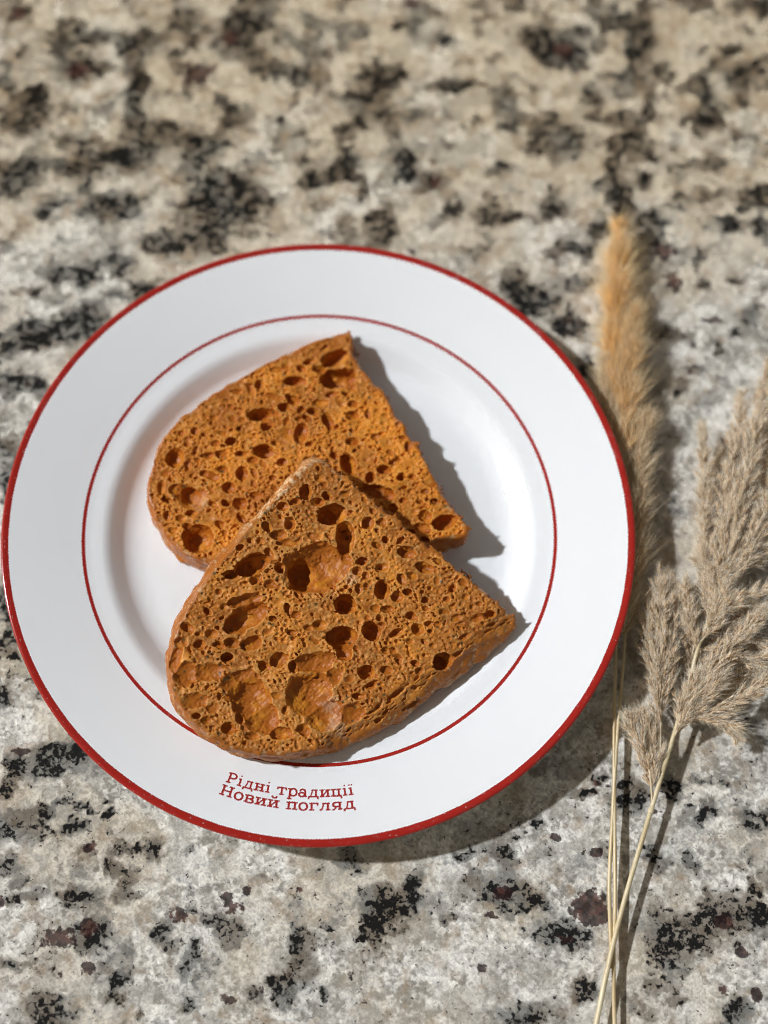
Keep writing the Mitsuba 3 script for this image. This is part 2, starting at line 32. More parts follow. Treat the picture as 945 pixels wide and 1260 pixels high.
REED_BRANCHES = [[[143.4, -86.7, 9.0], [144.7, -66.4, 11.0], [146.9, -42.3, 13.0], [146.5, -19.5, 14.0]], [[145.4, -72.9, 9.0], [149.6, -48.6, 10.0], [153.1, -34.6, 11.0], [151.0, -21.8, 12.0]], [[138.3, -111.7, 8.0], [137.1, -100.2, 9.0], [133.8, -90.3, 10.0], [130.6, -81.4, 10.0]], [[139.9, -106.7, 8.0], [140.5, -95.1, 9.0], [139.0, -86.7, 9.0], [136.1, -78.5, 9.0]], [[145.0, -79.5, 7.0], [142.6, -62.5, 9.0], [140.7, -45.1, 10.0], [142.5, -28.9, 10.0]], [[150.8, -84.3, 9.0], [153.2, -75.4, 13.0], [162.7, -65.1, 15.0], [176.2, -48.5, 16.0], [187.2, -38.4, 17.0]], [[151.7, -81.5, 9.0], [160.0, -78.9, 12.0], [171.0, -75.8, 14.0], [187.0, -66.3, 15.0]], [[152.0, -82.7, 10.0], [159.6, -81.2, 13.0], [167.0, -82.5, 13.0], [174.5, -88.9, 11.0]], [[165.4, -41.4, 13.0], [167.5, -20.8, 14.0], [168.4, 8.8, 14.0], [169.7, 35.5, 14.0], [170.0, 48.8, 14.0]], [[168.2, -33.2, 13.0], [173.8, -3.3, 17.0], [180.3, 26.4, 18.0], [185.5, 49.7, 18.0], [188.9, 65.1, 17.0]], [[170.0, -31.1, 12.0], [179.2, -0.2, 19.0], [189.0, 33.0, 21.0], [199.9, 75.8, 22.0]], [[172.1, -27.5, 12.0], [182.4, -14.3, 17.0], [192.3, 7.0, 20.0], [202.7, 33.5, 20.0]], [[164.6, -42.9, 13.0], [172.6, -35.3, 17.0], [180.7, -30.9, 18.0], [190.8, -26.8, 18.0]], [[160.7, -52.6, 12.0], [158.2, -42.4, 14.0], [157.4, -33.5, 14.0], [156.7, -23.8, 14.0]], [[165.4, -43.2, 10.0], [178.2, -44.9, 10.0], [191.5, -51.9, 10.0], [202.0, -51.9, 10.0]], [[176.9, -16.5, 12.0], [186.9, -13.4, 14.0], [196.1, -2.8, 16.0], [205.7, 4.7, 16.0]], [[155.6, -69.4, 9.0], [158.8, -62.2, 8.0], [158.9, -51.7, 8.0], [160.5, -39.1, 8.0]], [[151.3, -84.8, 8.0], [157.6, -72.5, 7.0], [175.8, -65.2, 6.0], [194.6, -51.0, 6.0]], [[170.4, -32.4, 10.0], [178.0, -11.6, 8.0], [178.4, 14.8, 8.0], [178.4, 38.0, 8.0]], [[172.3, -30.6, 10.0], [187.9, 3.1, 9.0], [196.5, 37.7, 9.0], [205.0, 69.7, 9.0]], [[167.6, -39.1, 8.0], [166.2, -15.1, 7.0], [171.5, 7.4, 7.0], [175.9, 26.6, 7.0]], [[174.1, -23.8, 12.0], [177.7, -13.7, 15.0], [180.1, -3.0, 16.0], [180.3, 12.0, 16.0]], [[176.8, -19.6, 10.0], [190.9, 5.9, 12.0], [201.4, 24.6, 13.0], [209.8, 36.3, 13.0]], [[179.2, -12.2, 10.0], [193.1, 16.6, 14.0], [200.7, 43.2, 15.0], [207.7, 59.0, 15.0]], [[165.7, -41.9, 12.0], [170.8, -33.7, 15.0], [169.6, -23.2, 16.0], [162.9, -13.8, 15.0]], [[169.1, -51.8, 9.0], [181.4, -41.8, 12.0], [191.9, -35.1, 14.0], [201.2, -29.6, 14.0]], [[162.6, -52.1, 10.0], [171.8, -52.5, 12.0], [181.8, -56.7, 12.0], [192.7, -52.4, 12.0]], [[155.6, -76.0, 7.0], [168.3, -69.0, 7.0], [181.4, -58.4, 7.0], [197.8, -51.2, 7.0]], [[148.7, -88.8, 12.0], [151.9, -80.7, 14.0], [155.7, -72.3, 15.0], [158.3, -64.4, 15.0]], [[150.8, -87.0, 11.0], [157.7, -76.6, 14.0], [163.1, -70.8, 16.0], [169.0, -64.6, 16.0]], [[157.6, -69.2, 8.0], [170.9, -51.8, 9.0], [178.8, -41.1, 9.0], [188.6, -30.2, 9.0]], [[161.8, -49.5, 14.0], [166.6, -42.9, 16.0], [169.9, -34.2, 17.0], [174.6, -27.0, 17.0]]]
REED_WIDTH = [8.2,5.5,5.6,5.,6.5,6.4,6.0,5.8,5.2,6.0,6.5,6.0,4.8,4.2,5.5,5.5,4.5,5.0,5.5,6.0,4.5,5.0,5.5,5.5,5.0,5.0,4.5,5.0,5.2,5.5,6.0,5.0]

def entry(key, mesh, bsdf, label=None, category=None, group=None, kind=None, **more):
    v, f = (mesh.vertices, mesh.faces) if hasattr(mesh, 'vertices') else mesh
    scene[key] = mikit.ply((np.asarray(v, float)*MM, np.asarray(f)), bsdf, **more)
    tag(key, label, category, group, kind)

def tag(key, label=None, category=None, group=None, kind=None):
    d = {k: v for k, v in dict(label=label, category=category, group=group, kind=kind).items() if v}
    if d: labels[key] = d

# ------------------------------------------------------------------ materials
def tile_sum(bl, x, y, spread):
    m = mi.Float(0)
    for cx, cy, rx, ry in bl:
        d = dr.square((x - cx)*(1/(rx*spread))) + dr.square((y - cy)*(1/(ry*spread)))
        m += dr.square(dr.maximum(1 - d, 0))
    return m

def granite(p, n, uv):
    x, y = p.x*1000, p.y*1000
    F, N, S = mikit.fbm, mikit.noise, mikit.smoothstep
    # jagged outlines: the position is bent by noise of several sizes
    a, b = F(x/6.5, y/6.5, 3.1, 3) - .5, F(x/6.5, y/6.5, 9.7, 3) - .5
    wx, wy = x + 11*a, y + 11*b
    c, d = F(x/1.5, y/1.5, 2.2, 2) - .5, F(x/1.5, y/1.5, 6.2, 2) - .5
    jx, jy = wx + 2.6*c, wy + 2.6*d
    dark = tile_sum(DARK_MINERAL, jx, jy, 2.75)
    far = S(60, 240, y + 40*a)                                       # browner and more mottled towards the back
    wild = S(.46, .68, F(jx/8.5, jy/8.5, 5.3, 4))
    dark += wild*(.40 + .30*dr.maximum(far, S(-60, -130, x)*S(-140, -70, y)) + .6*S(230, 420, dr.sqrt(x*x + y*y)))
    fine = F((x + .5*c)/1.1, (y + .5*d)/1.1, 4.4, 3)
    flake = F((x + 2*c)/2.4, (y + 2*d)/1.9, 14.4, 3)
    grain = N(x/.55, y/.55, 8.8)
    crystal = F((x + 1.6*c)/2.3, (y + 1.6*d)/2.3, 12.5, 3)
    cloud = F(wx/10, wy/10, 20.1, 3)
    col = mikit.mix((.25, .24, .22), (.92, .915, .89), S(.20, .72, crystal + .6*(cloud - .5)))
    col = mikit.mix(col, (.60, .53, .42), .55*S(.42, .66, F(wx/26, wy/26, 30.3, 3) + .12*far))
    col = mikit.mix(col, (.345, .33, .30), .60*S(.50, .72, F(wx/7, wy/7, 27.1, 4)))
    col = mikit.mix(col, (.33, .245, .165), .62*S(.52, .76, F((x + 2*c)/5.2, (y + 2*d)/5.2, 41.7, 4) + .06*far))
    col *= .60 + .40*grain + .20*N(x/.95, y/.95, 18.8) + .26*fine
    # smoky halo, then flocks of black flakes, densest in the middle of a cluster
    dk = dr.minimum(dark, 1.15)
    smoke = S(.02, .80, dk + 1.2*(cloud - .5) + 1.3*(crystal - .5) + .8*(flake - .5))
    col = mikit.mix(col, mikit.mix((.115, .116, .112), (.115, .088, .062), S(.43, .58, F(wx/15, wy/15, 77.7, 2) + .10*far))*(.45 + 1.1*fine), .80*smoke)
    black = S(.0, .30, .56*dk*(.72 + .56*N(wx/5, wy/5, 71.0)) - .385 + 1.45*(flake - .5) + 1.15*(fine - .5))
    col = mikit.mix(col, (.007, .0075, .008), .97*black)
    speck = S(.70, .74, fine + .16*(cloud - .5))*S(.42, .60, flake)
    col = mikit.mix(col, (.035, .033, .030), .85*speck)
    # garnet: rounded soft edged crystals in small groups
    g = tile_sum(GARNET, x + 3*a, y + 3*b, 1.7) + .5*S(.75, .83, F(wx/9, wy/9, 61.3, 2))
    pebble = F((x + .9*c)/2.1, (y + .9*d)/2.1, 81.3, 3)
    gar = S(.16, .50, .95*g + 2.1*(pebble - .5) + .8*(fine - .5) - .10)*S(.03, .22, g)
    col = mikit.mix(col, mikit.mix((.115, .050, .042), (.020, .0105, .0115), S(.36, .60, .6*pebble + .4*flake)), .90*gar)
    col *= mikit.mix((.95, .925, .855), (.96, .87, .70), far)
    return col

def granite_rough(p, n, uv):
    return .10 + .10*mikit.noise(p.x*1000/2.3, p.y*1000/2.3, 3.0)

scene['granite_stone'] = {'type': 'principled', 'base_color': mikit.proc(granite), 'roughness': mikit.proc(granite_rough), 'specular': .22}
scene['glaze'] = {'type': 'principled', 'base_color': {'type': 'rgb', 'value': [.785, .80, .795]}, 'roughness': .07, 'specular': .5}

def red_worn(p, n, uv):
    x, y, z = p.x*1000, p.y*1000, p.z*1000
    r = dr.sqrt(x*x + y*y)
    chip = mikit.smoothstep(.86, .90, mikit.noise(x/.5, y/.5, z/.5) + .13*mikit.smoothstep(1.4, .1, dr.abs(r - 132.2)) - .06)
    tone = mikit.fbm(x/6, y/6, z/6, 2)
    return mikit.mix(mikit.mix((.29, .013, .008), (.36, .019, .012), tone), (.74, .70, .66), .9*chip)

scene['red_glaze'] = {'type': 'principled', 'base_color': mikit.proc(red_worn), 'roughness': .13, 'specular': .5}
scene['red_print'] = {'type': 'principled', 'base_color': {'type': 'rgb', 'value': [.31, .015, .010]}, 'roughness': .2, 'specular': .5}
VC = {'type': 'mesh_attribute', 'name': 'vertex_color'}
scene['bread_crumb'] = {'type': 'principled', 'base_color': VC, 'roughness': .45, 'specular': .22}
scene['bread_crust'] = {'type': 'principled', 'base_color': VC, 'roughness': .38, 'specular': .25}
scene['dry_fibre'] = {'type': 'twosided', 'bsdf': {'type': 'principled', 'base_color': VC, 'roughness': .45, 'specular': .4}}
scene['dry_straw'] = {'type': 'principled', 'base_color': VC, 'roughness': .38, 'specular': .5}

# ------------------------------------------------------------------ the granite countertop: one slab with eased edges
slab = trimesh.creation.box(extents=(1800, 1500, 30)); slab.apply_translation((60, 60, -15))
entry('granite_countertop', slab, 'granite_stone', 'polished granite countertop, cream and grey with black and maroon mineral spots', kind='structure')

# ------------------------------------------------------------------ the plate
def lathe(prof, seg=360):
    prof = np.asarray(prof, float)
    t = np.arange(seg)/seg*2*np.pi
    v = np.stack([prof[:, None, 0]*np.cos(t), prof[:, None, 0]*np.sin(t), np.repeat(prof[:, None, 1], seg, 1)], -1).reshape(-1, 3)
    i, j = np.meshgrid(np.arange(len(prof) - 1), np.arange(seg), indexing='ij')
    a, b = i*seg + j, i*seg + (j + 1) % seg
    return v, np.concatenate([np.stack([a, b + seg, a + seg], -1).reshape(-1, 3), np.stack([a, b, b + seg], -1).reshape(-1, 3)])

def rounded(points, n=6, it=2):
    """Chaikin corner cutting of an open profile."""
    p = np.asarray(points, float)
    for _ in range(it):
        q = np.empty((2*len(p) - 2, 2)); q[0::2] = .75*p[:-1] + .25*p[1:]; q[1::2] = .25*p[:-1] + .75*p[1:]
        p = np.vstack([p[:1], q, p[-1:]])
    return p

TOPSIDE = np.array([(0.01, 5.2), (40, 5.15), (72, 5.0), (79, 5.0), (84.5, 6.4), (88.5, 9.6), (92.5, 12.6), (97, 13.35), (100, 13.75), (116, 17.7), (132.4, 21.65), (134.3, 22.1), (135.25, 21.7), (135.3, 20.4), (134.8, 18.9)])
UNDER = np.array([(133, 18.2), (116, 14.6), (100, 10.6), (93, 8.8), (86, 4.2), (81, .9), (79, 0), (75.5, 0), (74.5, 1.6), (72, 2.0), (0.01, 2.2)])
prof = rounded(np.vstack([TOPSIDE, UNDER]), it=3)[::-1]
top_prof = rounded(TOPSIDE, it=3)
flat = top_prof[:np.argmax(top_prof[:, 0] > 134.2)]
def plate_z(r): return np.interp(r, flat[:, 0], flat[:, 1])
entry('dinner_plate__body', lathe(prof, 480), 'glaze', smooth=True)
tag('dinner_plate', 'white glazed dinner plate with red rim and thin red inner ring under the toast', 'plate')

# the red band goes over the lip, its inner edge slightly uneven
k0 = np.argmax(top_prof[:, 0] > 131.9); lip = top_prof[k0:]; lip = lip[:np.argmax(lip[:, 0])]
tang = np.gradient(lip, axis=0); nor = np.stack([-tang[:, 1], tang[:, 0]], 1); nor /= np.linalg.norm(nor, axis=1, keepdims=True)
band = np.vstack([lip[:1] - nor[:1]*.05, lip + nor*.07, lip[-1:] - nor[-1:]*.05])[::-1]
bv, bf = lathe(band, 720)
ang = np.arctan2(bv[:, 1], bv[:, 0]); rr = np.hypot(bv[:, 0], bv[:, 1])
wob = (meshkit.fbm(np.stack([np.cos(ang)*40, np.sin(ang)*40, 0*ang], 1), 3, 3) - .5)*.22
inner = (np.arange(len(bv))//720) >= len(band) - 3
dr_ = np.where(inner, wob, 0); sc = (rr + dr_)/rr
bv[:, 0] *= sc; bv[:, 1] *= sc; bv[:, 2] += dr_*.245
entry('dinner_plate__rim_band', (bv, bf), 'red_glaze', 'worn red glaze band round the lip of the plate', smooth=50)
rs = np.linspace(101.22, 102.72, 5)
ring = np.vstack([[rs[0], plate_z(rs[0]) - .05], np.stack([rs, plate_z(rs) + .06], 1), [rs[-1], plate_z(rs[-1]) - .05]])[::-1]
entry('dinner_plate__ring_line', lathe(ring, 480), 'red_glaze', 'thin red ring between the rim and the well', smooth=50)

# lettering on the rim: slab serif letters drawn as strokes (x height 1, capitals 1.38)
TH, TN, SF = .26, .19, .32                # thick stroke, thin stroke, serif length
def st(pts, w): return LineString(pts).buffer(w/2, cap_style=2, join_style=1)
def serif(x, y, l=SF, r=SF): return st([(x - l, y), (x + r, y)], TN)
def stem(x, y0, y1, s0=(SF, SF), s1=(SF, SF)):
    g = [st([(x, y0), (x, y1)], TH)]
    if s0: g.append(serif(x, y0 + TN/2, *s0))
    if s1: g.append(serif(x, y1 - TN/2, *s1))
    return unary_union(g)
def oval(cx, cy, rx, ry, a0=0, a1=360, w0=TH, w1=TN):
    t = np.radians(np.linspace(a0, a1, 40)); g = []
    for i in range(39):
        m = (t[i] + t[i + 1])/2; w = w1 + (w0 - w1)*abs(math.cos(m))
        g.append(LineString([(cx + rx*math.cos(t[i]), cy + ry*math.sin(t[i])), (cx + rx*math.cos(t[i + 1]), cy + ry*math.sin(t[i + 1]))]).buffer(w/2))
    return unary_union(g)
def dot(x, y): return Point(x, y).buffer(.12)
def glyph(c):
    U = unary_union
    if c == 'Р': return U([stem(.35, 0, 1.38, (.3, .34), (.3, .1)), oval(.80, 1.0, .42, .325, -92, 92), st([(.35, 1.325), (.82, 1.325)], TN), st([(.35, .675), (.82, .675)], TN)]), 1.45
    if c == 'Н': return U([stem(.35, 0, 1.38), stem(1.28, 0, 1.38), st([(.35, .70), (1.28, .70)], TN)]), 1.68
    if c in 'ії': return U([stem(.36, 0, 1.0, (.3, .3), (.28, .05))] + ([dot(.34, 1.32)] if c == 'і' else [dot(.17, 1.32), dot(.53, 1.32)])), .74
    if c == 'д': return U([st([(.34, .06), (.50, .5), (.56, .95)], TN), stem(1.05, .0, 1.0, None, (.62, .22)), st([(.10, .06), (1.34, .06)], TN), st([(.13, .09), (.11, -.26)], TN*1.2), st([(1.31, .09), (1.33, -.26)], TN*1.2)]), 1.46
    if c == 'н': return U([stem(.33, 0, 1.0), stem(1.07, 0, 1.0), st([(.33, .51), (1.07, .51)], TN)]), 1.42
    if c == 'т': return U([stem(.68, 0, 1.0, (.32, .32), None), st([(.10, .94), (1.26, .94)], TN), st([(.13, .98), (.10, .66)], TN*1.2), st([(1.23, .98), (1.26, .66)], TN*1.2)]), 1.38
    if c == 'р': return U([stem(.33, -.42, 1.0, (.3, .34), (.3, .05)), oval(.78, .5, .45, .47)]), 1.36
    if c == 'а': return U([oval(.50, .28, .38, .25), st([(.94, .06), (.94, .68)], TH), oval(.58, .66, .36, .30, 0, 155), st([(.94, .06), (1.18, .06)], TN), dot(.27, .76)]), 1.24
    if c in 'ий':
        g = [stem(.33, 0, 1.0), stem(1.10, 0, 1.0), st([(.36, .10), (1.07, .90)], TN)]
        if c == 'й': g.append(oval(.71, 1.42, .25, .20, 185, 355))
        return U(g), 1.44
    if c == 'ц': return U([stem(.33, 0, 1.0), stem(1.05, 0, 1.0), st([(.33, .06), (1.36, .06)], TN), st([(1.33, .09), (1.35, -.28)], TN*1.2)]), 1.44
    if c == 'о': return oval(.58, .5, .46, .47), 1.18
    if c == 'в': return U([stem(.33, 0, 1.0, (.3, .02), (.3, .02)), oval(.78, .26, .34, .22, -95, 95), oval(.74, .74, .30, .21, -95, 95), st([(.33, .06), (.78, .05)], TN), st([(.33, .505), (.78, .505)], TN), st([(.33, .945), (.76, .945)], TN)]), 1.26
    if c == 'п': return U([stem(.33, 0, 1.0), stem(1.05, 0, 1.0), st([(.33, .94), (1.05, .94)], TN)]), 1.40
    if c == 'г': return U([stem(.33, 0, 1.0, (.3, .34), (.3, .02)), st([(.33, .94), (1.05, .94)], TN), st([(1.02, .98), (1.05, .62)], TN*1.2)]), 1.14
    if c == 'л': return U([st([(.12, .06), (.32, .10), (.46, .5), (.52, .95)], TN), dot(.16, .12), stem(1.05, 0, 1.0, (.28, .28), (.68, .24))]), 1.38
    if c == 'я': return U([stem(1.02, 0, 1.0, (.25, .28), (.02, .28)), oval(.56, .70, .34, .26, 88, 272), st([(.56, .955), (1.02, .955)], TN), st([(.56, .445), (1.02, .445)], TN), st([(.66, .45), (.30, .06)], TN*1.1), st([(.10, .06), (.36, .06)], TN)]), 1.36
def lettering(text, r_base, a0, a1, xh):
    """The line of text set along a circle of the rim, from angle a0 to a1, densified so that it bends with the rim."""
    parts, x = [], 0
    for c in text:
        if c == ' ': x += .72; continue
        g, w = glyph(c); parts.append(shapely.affinity.translate(g, x, 0)); x += w + .06
    width = x
    meshes = []
    for g in parts:
        for q in getattr(g, 'geoms', [g]):
            m = trimesh.creation.extrude_polygon(shapely.segmentize(q.simplify(.012), .25), 1.0, engine='earcut')
            v = np.array(m.vertices)
            r = r_base - v[:, 1]*xh; a = a0 + (a1 - a0)*v[:, 0]/width
            z = plate_z(r) + np.where(v[:, 2] > .5, .06, -.06)
            meshes.append(trimesh.Trimesh(np.stack([r*np.cos(a), r*np.sin(a), z], 1), m.faces, process=False))
    return trimesh.util.concatenate(meshes)
rad = math.radians
entry('dinner_plate__lettering', lettering('Рідні традиції', 115.2, rad(-108.6), rad(-82.2), 3.2), 'red_print', 'upper line of red slab serif lettering on the rim')
entry('dinner_plate__lettering_001', lettering('Новий погляд', 120.7, rad(-108.9), rad(-82.2), 3.2), 'red_print', 'lower line of red slab serif lettering on the rim')

# ------------------------------------------------------------------ bread: a distance field with the bubbles carved out, meshed by surface nets
def spline(pts, n=8):
    p = np.asarray(pts, float); a, b, c, d = np.roll(p, 1, 0), p, np.roll(p, -1, 0), np.roll(p, -2, 0)
    t = (np.arange(n)/n)[None, :, None]
    a, b, c, d = (q[:, None] for q in (a, b, c, d))
    return (.5*(2*b + (c - a)*t + (2*a - 5*b + 4*c - d)*t**2 + (3*b - a - 3*c + d)*t**3)).reshape(-1, 2)

def outline_sdf(pts, X, Y, n=5):
    poly = Polygon(spline(pts, n)).buffer(0)
    P = shapely.points(X.ravel(), Y.ravel())
    d = shapely.distance(P, poly.exterior)
    return np.where(shapely.contains(poly, P), -d, d).reshape(X.shape)

def soft_noise(shape, h, size, seed, r):
    """Band-limited noise of feature size in mm, about unit variance."""
    k = max(size/h, 1.0)
    small = tuple(int(np.ceil(s/k*1.6)) + 4 for s in shape)
    q = ndimage.zoom(np.random.default_rng(seed).standard_normal(small).astype(np.float32), [(s + 2)/(m) for s, m in zip(shape, small)], order=2, mode='grid-constant', grid_mode=True)
    q = q[:shape[0], :shape[1], :shape[2]]
    return q/q.std()

def surface_nets(D, origin, h):
    ins = D < 0
    nx, ny, nz = D.shape
    cells = np.zeros((nx - 1, ny - 1, nz - 1), np.uint8)
    C = [(a, b, c) for a in (0, 1) for b in (0, 1) for c in (0, 1)]
    for a, b, c in C: cells += ins[a:nx - 1 + a, b:ny - 1 + b, c:nz - 1 + c]
    I = np.argwhere((cells > 0) & (cells < 8))
    idx = np.full(cells.shape, -1, np.int32); idx[tuple(I.T)] = np.arange(len(I))
    acc, cnt = np.zeros((len(I), 3)), np.zeros(len(I))
    val = {c: D[I[:, 0] + c[0], I[:, 1] + c[1], I[:, 2] + c[2]] for c in C}
    for p in C:
        for k in range(3):
            if p[k]: continue
            q = list(p); q[k] = 1; q = tuple(q)
            a, b = val[p], val[q]; m = (a < 0) != (b < 0)
            t = np.where(m, a/np.where(m, a - b, 1), 0)
            pos = np.tile(np.array(p, float), (len(I), 1)); pos[:, k] = t
            acc[m] += pos[m]; cnt[m] += 1
    V = (I + acc/cnt[:, None])*h + origin
    quads = []
    for k in range(3):
        u, w = (k + 1) % 3, (k + 2) % 3
        sl0 = [slice(None)]*3; sl1 = [slice(None)]*3; sl0[k] = slice(None, -1); sl1[k] = slice(1, None)
        a, b = ins[tuple(sl0)], ins[tuple(sl1)]
        for first, rev in ((a & ~b, False), (~a & b, True)):
            E = np.argwhere(first)
            E = E[(E[:, u] > 0) & (E[:, w] > 0) & (E[:, u] < D.shape[u] - 1) & (E[:, w] < D.shape[w] - 1)]
            off = np.zeros((4, 3), int); off[1][u] = -1; off[2][u] = -1; off[2][w] = -1; off[3][w] = -1
            q = np.stack([idx[tuple((E + o).T)] for o in off], 1)
            quads.append(q[:, ::-1] if rev else q)
    Q = np.concatenate(quads); Q = Q[(Q >= 0).all(1)][:, ::-1] if False else Q[(Q >= 0).all(1)]
    return V, np.concatenate([Q[:, [0, 1, 2]], Q[:, [0, 2, 3]]])

def bread(key, top, base, thick, pores, axes, origin, seed, tone, label, ragged, side=None, h=.31):
    r = np.random.default_rng(seed)
    allp = np.array(top + base)
    lo, hi = allp.min(0) - 2.5, allp.max(0) + 2.5
    tmax = float(max(thick(p[0]) for p in top)) + 2
    xs, ys, zs = np.arange(lo[0], hi[0], h), np.arange(lo[1], hi[1], h), np.arange(-1.6, tmax, h)
    X, Y = np.meshgrid(xs, ys, indexing='ij')
    dt, db = outline_sdf(top, X, Y).astype(np.float32), outline_sdf(base, X, Y).astype(np.float32)
    Tz = thick(X).astype(np.float32)
    shape = (len(xs), len(ys), len(zs))
    n_big, n_mid, n_fine, n_grit = (soft_noise(shape, h, s, seed*10 + i, r) for i, s in enumerate((9., 3.2, 1.3, .8)))
    z = zs[None, None, :].astype(np.float32)
    f = np.clip(z/Tz[:, :, None], 0, 1); f = f*f*(3 - 2*f)
    d2 = dt[:, :, None]*f + db[:, :, None]*(1 - f)
    # walls: the crust is smooth and gently wavy, the torn or cut edges are ragged
    rag = ragged(X, Y)[:, :, None]
    d2 = d2 + (.35 + .25*rag)*n_big + rag*(.55*n_mid + .30*n_fine) + .07*n_mid
    if side is not None:
        ds = shapely.distance(shapely.points(X.ravel(), Y.ravel()), LineString(side)).reshape(X.shape).astype(np.float32)
        q = np.clip(1 - ds/13, 0, 1); Tz = Tz - 5.0*q*q*(3 - 2*q)
    else: ds = np.full(X.shape, 99, np.float32)
    up = z - Tz[:, :, None] + .25*n_big + .07*n_mid
    soft = lambda a, b, k: np.maximum(a, b) + np.maximum(k - np.abs(a - b), 0)**2/(4*k)
    D = soft(soft(d2, up, 1.4), -z + .15*n_big, 2.0)
    crumb = np.clip((-d2 - .9)/1.2, 0, 1)                       # 0 in the crust, 1 in the crumb
    D = D + (crumb*.025 + .018)*n_fine + crumb*.025*n_grit
    kindf = np.full(shape, 9., np.float32)                      # distance to the nearest bubble's wall, for its membrane's darker tone
    def carve(c, a, b, cz, ang, nx=.0):
        R = max(a, b, cz) + 1.2
        lo_i = [max(int((c[k] - R - o)/h), 0) for k, o in enumerate((xs[0], ys[0], zs[0]))]
        hi_i = [min(int((c[k] + R - o)/h) + 2, shape[k]) for k, o in enumerate((xs[0], ys[0], zs[0]))]
        if any(l >= u for l, u in zip(lo_i, hi_i)): return
        s = tuple(slice(l, u) for l, u in zip(lo_i, hi_i))
        px, py, pz = (xs[s[0]] - c[0])[:, None, None], (ys[s[1]] - c[1])[None, :, None], (zs[s[2]] - c[2])[None, None, :]
        ca, sa = math.cos(ang), math.sin(ang)
        q = np.sqrt(((px*ca + py*sa)/a)**2 + ((-px*sa + py*ca)/b)**2 + (pz/cz)**2)
        e = (q - 1)*min(a, b, cz)
        m_ = min(a, b)
        if nx: e = e + nx*n_mid[s]*min(m_, 2.2) + .06*n_fine[s]*min(m_, 1) + (.045*min(m_, 6)*n_big[s] + .02*n_fine[s] if m_ > 2.2 else 0)
        D[s] = np.maximum(D[s], -e)
        kindf[s] = np.minimum(kindf[s], np.abs(e)/max(min(a, b)*.35, .35) + (.9 if min(a, b) < 1 else 0))
    mid = lambda p: Tz[min(max(int((p[0] - xs[0])/h + .5), 0), shape[0] - 1), min(max(int((p[1] - ys[0])/h + .5), 0), shape[1] - 1)]
    for (cx, cy, a, b, deg, kind) in pores:
        t = float(mid((cx, cy))); m = min(a, b)
        if kind == 1: carve((cx, cy, t - .42*m), a*1.05, b*1.05, min(m*1.35, t*.80), rad(deg), .07)
        elif kind == -1: carve((cx, cy, t + .15*m), a*1.08, b*1.08, m*.72, rad(deg), .05)
        else: carve((cx, cy, t - .1*m), a*1.02, b*1.02, m*1.05, rad(deg), .07)
    # bubbles between them: never two on one spot, few and flat near the crust
    I = np.argwhere(dt < -1.6)
    big = cKDTree(np.array([p[:2] for p in pores])); rb = np.array([(p[2] + p[3])/2 for p in pores])
    taken = {}
    def scatter(n, r0, r1, gap, power, near):
        c = I[r.integers(0, len(I), n)]
        P = np.stack([xs[c[:, 0]], ys[c[:, 1]]], 1) + r.uniform(-.5, .5, (n, 2))*h
        rad_ = np.sort(r0 + (r1 - r0)*r.random(n)**power)[::-1]
        dd, ii = big.query(P)
        for j in range(n):
            edge, s = -dt[c[j, 0], c[j, 1]], rad_[j]
            if dd[j] < rb[ii[j]]*near + s or s > .9 and edge < s + 1.0: continue
            gx, gy = int(P[j, 0]//4), int(P[j, 1]//4)
            gp = gap*r.choice((.72, .92, 1.0, 1.15))
            if any((P[j, 0] - q[0])**2 + (P[j, 1] - q[1])**2 < (gp*(s + q[2]))**2 for a in (-1, 0, 1) for b_ in (-1, 0, 1) for q in taken.get((gx + a, gy + b_), ())): continue
            taken.setdefault((gx, gy), []).append((P[j, 0], P[j, 1], s))
            side_ = ds[c[j, 0], c[j, 1]] < 10
            el = r.uniform(1, 1.7)*(1.7 if side_ else 1); sh = .95/math.sqrt(el)
            carve((P[j, 0], P[j, 1], float(mid(P[j])) + s*r.uniform(-.5, .35)), s*el*sh*1.1, s*r.uniform(.8, 1.0)*sh, s*r.choice((.55, .75, .95, 1.25)), rad(35 + r.normal(0, 8) if side_ else tone['lean'] + r.normal(0, 32)),   .11)
    scatter(800, 1.0, 2.9, 1.15, 2.4, .98)
    scatter(5000, .60, 1.1, 1.06, 1.5, .98)
    scatter(16000, .38, .62, 1.04, 1.0, .96)
    # bubbles broken open along the torn edges
    B = np.argwhere((np.abs(dt) < 1.0) & (ragged(X, Y) > .5))
    for j in r.integers(0, len(B), 500):
        s = r.uniform(.4, 1.3); x, y = xs[B[j, 0]], ys[B[j, 1]]
        carve((x, y, r.uniform(.1, 1)*float(mid((x, y)))), s*1.2, s, s, r.uniform(0, 6), .06)
    V, F_ = surface_nets(D, np.array([xs[0], ys[0], zs[0]]), h)
    # only the biggest connected piece
    mesh = trimesh.Trimesh(V, F_, process=False)
    comp = trimesh.graph.connected_component_labels(mesh.face_adjacency, node_count=len(F_))
    F_ = F_[comp == np.bincount(comp).argmax()]
    g = np.clip(np.round((V - [xs[0], ys[0], zs[0]])/h).astype(int), 0, np.array(shape) - 1).T
    g = tuple(g)
    mem = np.clip(1.25 - kindf[g], 0, 1)                         # membrane of a bubble
    cr = 1 - crumb[g]
    bak, mott, fine = n_big[g], n_mid[g], n_fine[g]
    lipv = np.clip(1.0 - kindf[g]*1.1, 0, 1)*np.clip(1 - np.abs(up[g] + .1)/.55, 0, 1)   # rim highlight painted pale along the dry broken edge of a bubble's wall
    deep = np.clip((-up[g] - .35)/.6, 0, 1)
    mixc = lambda a, b, t: a*(1 - t[:, None]) + np.asarray(b)*t[:, None]
    wide = meshkit.fbm(V/19., 3, seed)*2 - 1
    col = np.tile(np.array(tone['crumb']), (len(V), 1))
